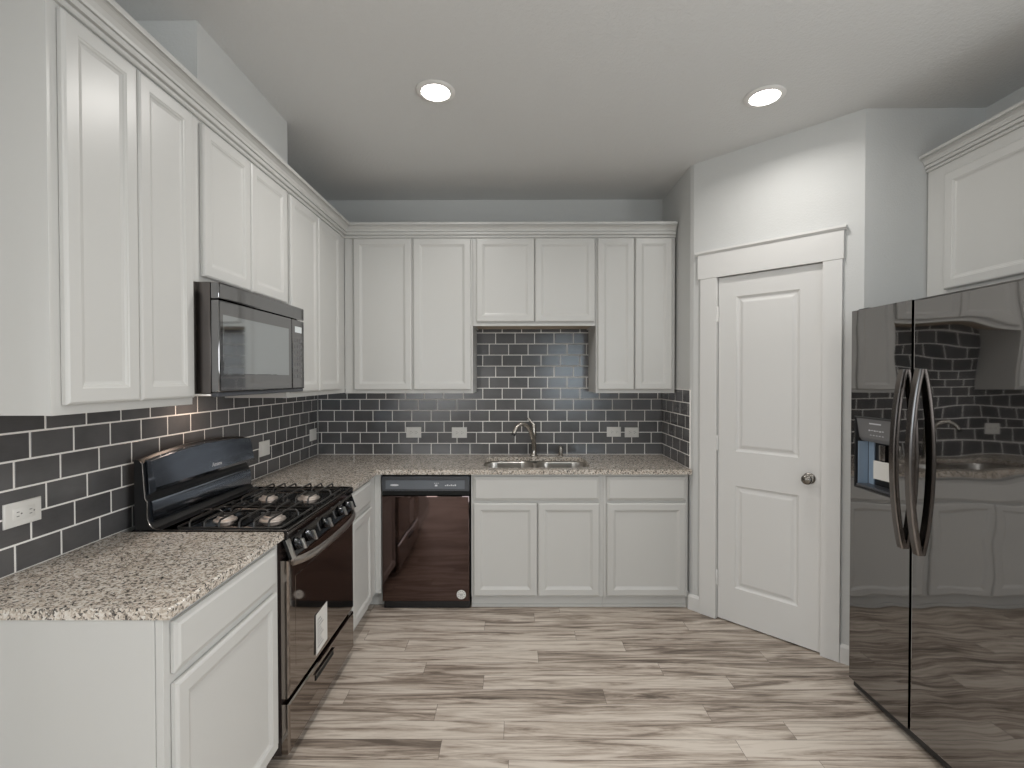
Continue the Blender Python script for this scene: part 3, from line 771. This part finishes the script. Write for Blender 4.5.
# storage drawer
sd = MB().rings(TLr, ry0 + .001, ry1 - .001, 0.045, 0.240, [(0, 0), (0, 0.024), (0.005, 0.029), (0.010, 0.030)]).build('storage_drawer', M_OVEN, rg)
MB().box(-1.625, -1.420, 0.178, 0.205, 0.0300, 0.0335, 0.001, 1, T=TLr).build('drawer_pull', M_GAP, sd)
MB().box(-1.630, -1.415, 0.2055, 0.211, 0.0302, 0.038, 0.0015, 1, T=TLr).build('pull_lip', M_HANDLE, sd)

# ------------------------------------------------------------------ microwave
my0, my1 = -1.9265, -1.2035; mz0, mz1 = 1.436, 1.8645
mw = thing('microwave', (0.2, -1.565, mz0), 'black over-the-range microwave mounted under the short left wall cabinet', 'microwave')
MB().box(0.0015, 0.388, my0, my1, mz0 + .012, mz1, 0.002).build('body', plain('microwave_case', (0.17, 0.155, 0.15), 0.14, 1.0), mw)
TLm = TL(0.389)
MB().box(my0, my1, 1.802, mz1, 0, 0.032, 0.006, T=TLm).build('vent_strip', M_MICRO, mw)
yk = -1.340
md_ = MB().box(my0, yk - .002, 1.452, 1.798, 0, 0.032, 0.006, T=TLm).build('door', M_MICRO, mw)
MB().rings(TLm, my0 + .022, yk - .035, 1.520, 1.745, [(0, 0.0322), (0.002, 0.0328)]).build('window', M_MICROWIN, md_)
kp = MB().box(yk + .001, my1, 1.452, 1.798, 0, 0.032, 0.006, T=TLm).build('control_panel', M_MICRO, mw)
MB().box(yk + .03, yk + .105, 1.735, 1.765, 0.0322, 0.0328, T=TLm).build('display', M_LED, kp)
bt = MB()
for i in range(7):
    for j in range(3):
        bt.box(yk + .028 + j * .029, yk + .050 + j * .029, 1.505 + i * .030, 1.523 + i * .030, 0.0322, 0.0327, T=TLm)
bt.build('keypad', plain('keypad_grey', (0.13, 0.13, 0.132), 0.3), kp)
MB().box(my0, my1, mz0, mz0 + .0155, 0, 0.026, 0.004, T=TLm).build('bottom_trim', M_DGREY, mw)
un = MB().box(0.004, 0.386, my0 + .004, my1 - .004, mz0 + .002, mz0 + .0115).build('underside', M_STEEL, mw)
MB().box(0.09, 0.17, -1.57, -1.46, mz0 - .0005, mz0 + .0018).build('task_lamp', M_UNDERLAMP, un)
area('hood_lamp', (0.13, -1.515, mz0 - 0.006), (0.12, -1.515, 0.9), 0.10, 0.07, 0.45, (1.0, 0.74, 0.58))

# ------------------------------------------------------------------ refrigerator
RX = 3.137; fy1, fys, fy0 = -1.390, -1.742, -2.306
rf = thing('refrigerator', (3.5, -1.85, 0), 'black side-by-side refrigerator with bowed handles, at the right edge', 'refrigerator')
MB().box(RX + .072, 3.895, fy0 + .004, fy1 - .004, 0.03, 1.800, 0.004).build('cabinet_shell', plain('fridge_side', (0.02, 0.02, 0.021), 0.4), rf)
TRf = TR(RX + .068)
# freezer door with an opening for the dispenser
oy0, oy1, oz0, oz1 = -1.655, -1.415, 0.985, 1.325
m = MB()
W1 = 0.066
m.box(fys + .004, oy0, 0.055, 1.823, 0, W1, T=TRf).box(oy1, fy1, 0.055, 1.823, 0, W1, T=TRf)
m.box(oy0, oy1, 0.055, oz0, 0, W1, T=TRf).box(oy0, oy1, oz1, 1.823, 0, W1, T=TRf)
bmesh.ops.remove_doubles(m.bm, verts=m.bm.verts, dist=1e-5)
# drop the internal faces between the four pieces
bad = [f for f in m.bm.faces if all(len(e.link_faces) > 2 or True for e in f.edges) and (
    (abs(abs(f.normal.y)) > .9 and any(abs(v.co.y - oy0) < 1e-4 for v in f.verts) and all(abs(v.co.y - oy0) < 1e-4 for v in f.verts) and (max(v.co.z for v in f.verts) <= oz0 + 1e-4 or min(v.co.z for v in f.verts) >= oz1 - 1e-4)) or
    (all(abs(v.co.y - oy1) < 1e-4 for v in f.verts) and (max(v.co.z for v in f.verts) <= oz0 + 1e-4 or min(v.co.z for v in f.verts) >= oz1 - 1e-4)))]
if bad: bmesh.ops.delete(m.bm, geom=bad, context='FACES_ONLY')
fd = m.build('freezer_door', M_FRIDGE, rf)
MB().rings(TRf, fy0, fys - .004, 0.055, 1.823, [(0, 0), (0, 0.060), (0.003, 0.0645), (0.008, W1)]).build('fridge_door', M_FRIDGE, rf)
MB().box(fys - .0035, fys + .0035, 0.06, 1.80, 0, 0.03, T=TRf).build('door_gasket', M_GAP, rf)
# dispenser
dp = MB().rings(TRf, oy0, oy1, oz0, oz1, [(0, W1 + .001), (0.004, W1 + .004), (0.010, W1 + .001), (0.011, 0.004)], cap0=False, cap1=True).build('dispenser', M_BLACK, fd, recalc=True)
MB().prism([(0.062, 1.318), (0.066, 1.315), (0.052, 1.225), (0.040, 1.208), (0.010, 1.212), (0.010, 1.318)], oy0 + .012, oy1 - .012, lambda p, q, a: TRf(a, q, p)).build('control_face', plain('grey_control_plastic', (0.16, 0.16, 0.165), 0.3), dp)
mk = MB()
TP = lambda u, v, w: TRf(u, v, 0.066 - (1.315 - v) * 0.155 + w)
mk.box(-1.575, -1.505, 1.292, 1.298, 0.0004, 0.0010, T=TP)
for i in range(6): mk.box(-1.585 + i * .016, -1.575 + i * .016, 1.262 - .002 * (i % 2), 1.266, 0.0004, 0.0010, T=TP)
for i in range(5): mk.box(-1.580 + i * .018, -1.572 + i * .018, 1.240, 1.2435, 0.0004, 0.0010, T=TP)
mk.build('control_marks', M_MARK, dp)
MB().box(oy1 - .0150, oy1 - .0115, 1.004, 1.205, 0.012, 0.058, 0.001, T=TRf).box(oy1 - .050, oy1 - .0155, 1.004, 1.205, 0.0045, 0.0105, 0.001, T=TRf).build('side_film', M_BLUEGREY, dp)
MB().box(-1.565, -1.525, 1.110, 1.200, 0.010, 0.036, 0.004, T=TRf).build('paddle', M_HANDLE, dp)
MB().box(oy0 + .013, oy1 - .013, 0.997, 1.006, 0.005, 0.066, 0.002, T=TRf).build('drip_tray', M_DGREY, dp)
cd_ = MB().box(-1.640, -1.515, 1.045, 1.128, 0.042, 0.0435, T=lambda u, v, w: TRf(u, v, w + (u + 1.58) * .1)).build('paper_card', M_PAPER, dp)
cd_['label'] = 'white paper card in the dispenser'
# bowed handles
def fhandle(yc, door):
    n = 25; loops = []
    for k_ in range(n):
        t_ = -1 + 2 * k_ / (n - 1); z = 1.167 + t_ * 0.372
        w_ = W1 + 0.006 + 0.038 * (1 - t_ * t_) ** 0.9
        hw = 0.015; th = 0.010
        loops.append([TRf(yc + a, z, w_ + b) for a, b in ((-hw, -th), (hw, -th), (hw, th * .3), (hw * .75, th), (-hw * .75, th), (-hw, th * .3))])
    m = MB().loft(loops)
    h = m.build('handle', M_FHANDLE, rf)
    for zc in (0.812, 1.522): MB().box(yc - .014, yc + .014, zc - .018, zc + .018, W1 + .0004, W1 + .008, 0.002, T=TRf).build('handle_mount', M_BLACK, h)
fhandle(fys + 0.036, None); fhandle(fys - 0.044, None)
MB().box(fy0 + .01, fy1 - .006, 0.018, 0.052, -0.02, 0.050, 0.006, T=TRf).build('base_grille', M_BLACK, rf)
for q in ((fy1 - .06, fy1 - .02, -0.06, -0.02), (fy0 + .02, fy0 + .06, -0.06, -0.02), (fy0 + .02, fy0 + .06, -0.65, -0.6)):
    MB().box(q[0], q[1], 0.001, 0.0295, q[2], q[3], T=TRf).build('foot', M_BLACK, rf)
MB().box(fy1 - .075, fy1 - .012, 1.8240, 1.831, -0.05, 0.045, 0.003, T=TRf).build('hinge_cover', M_BLACK, rf)
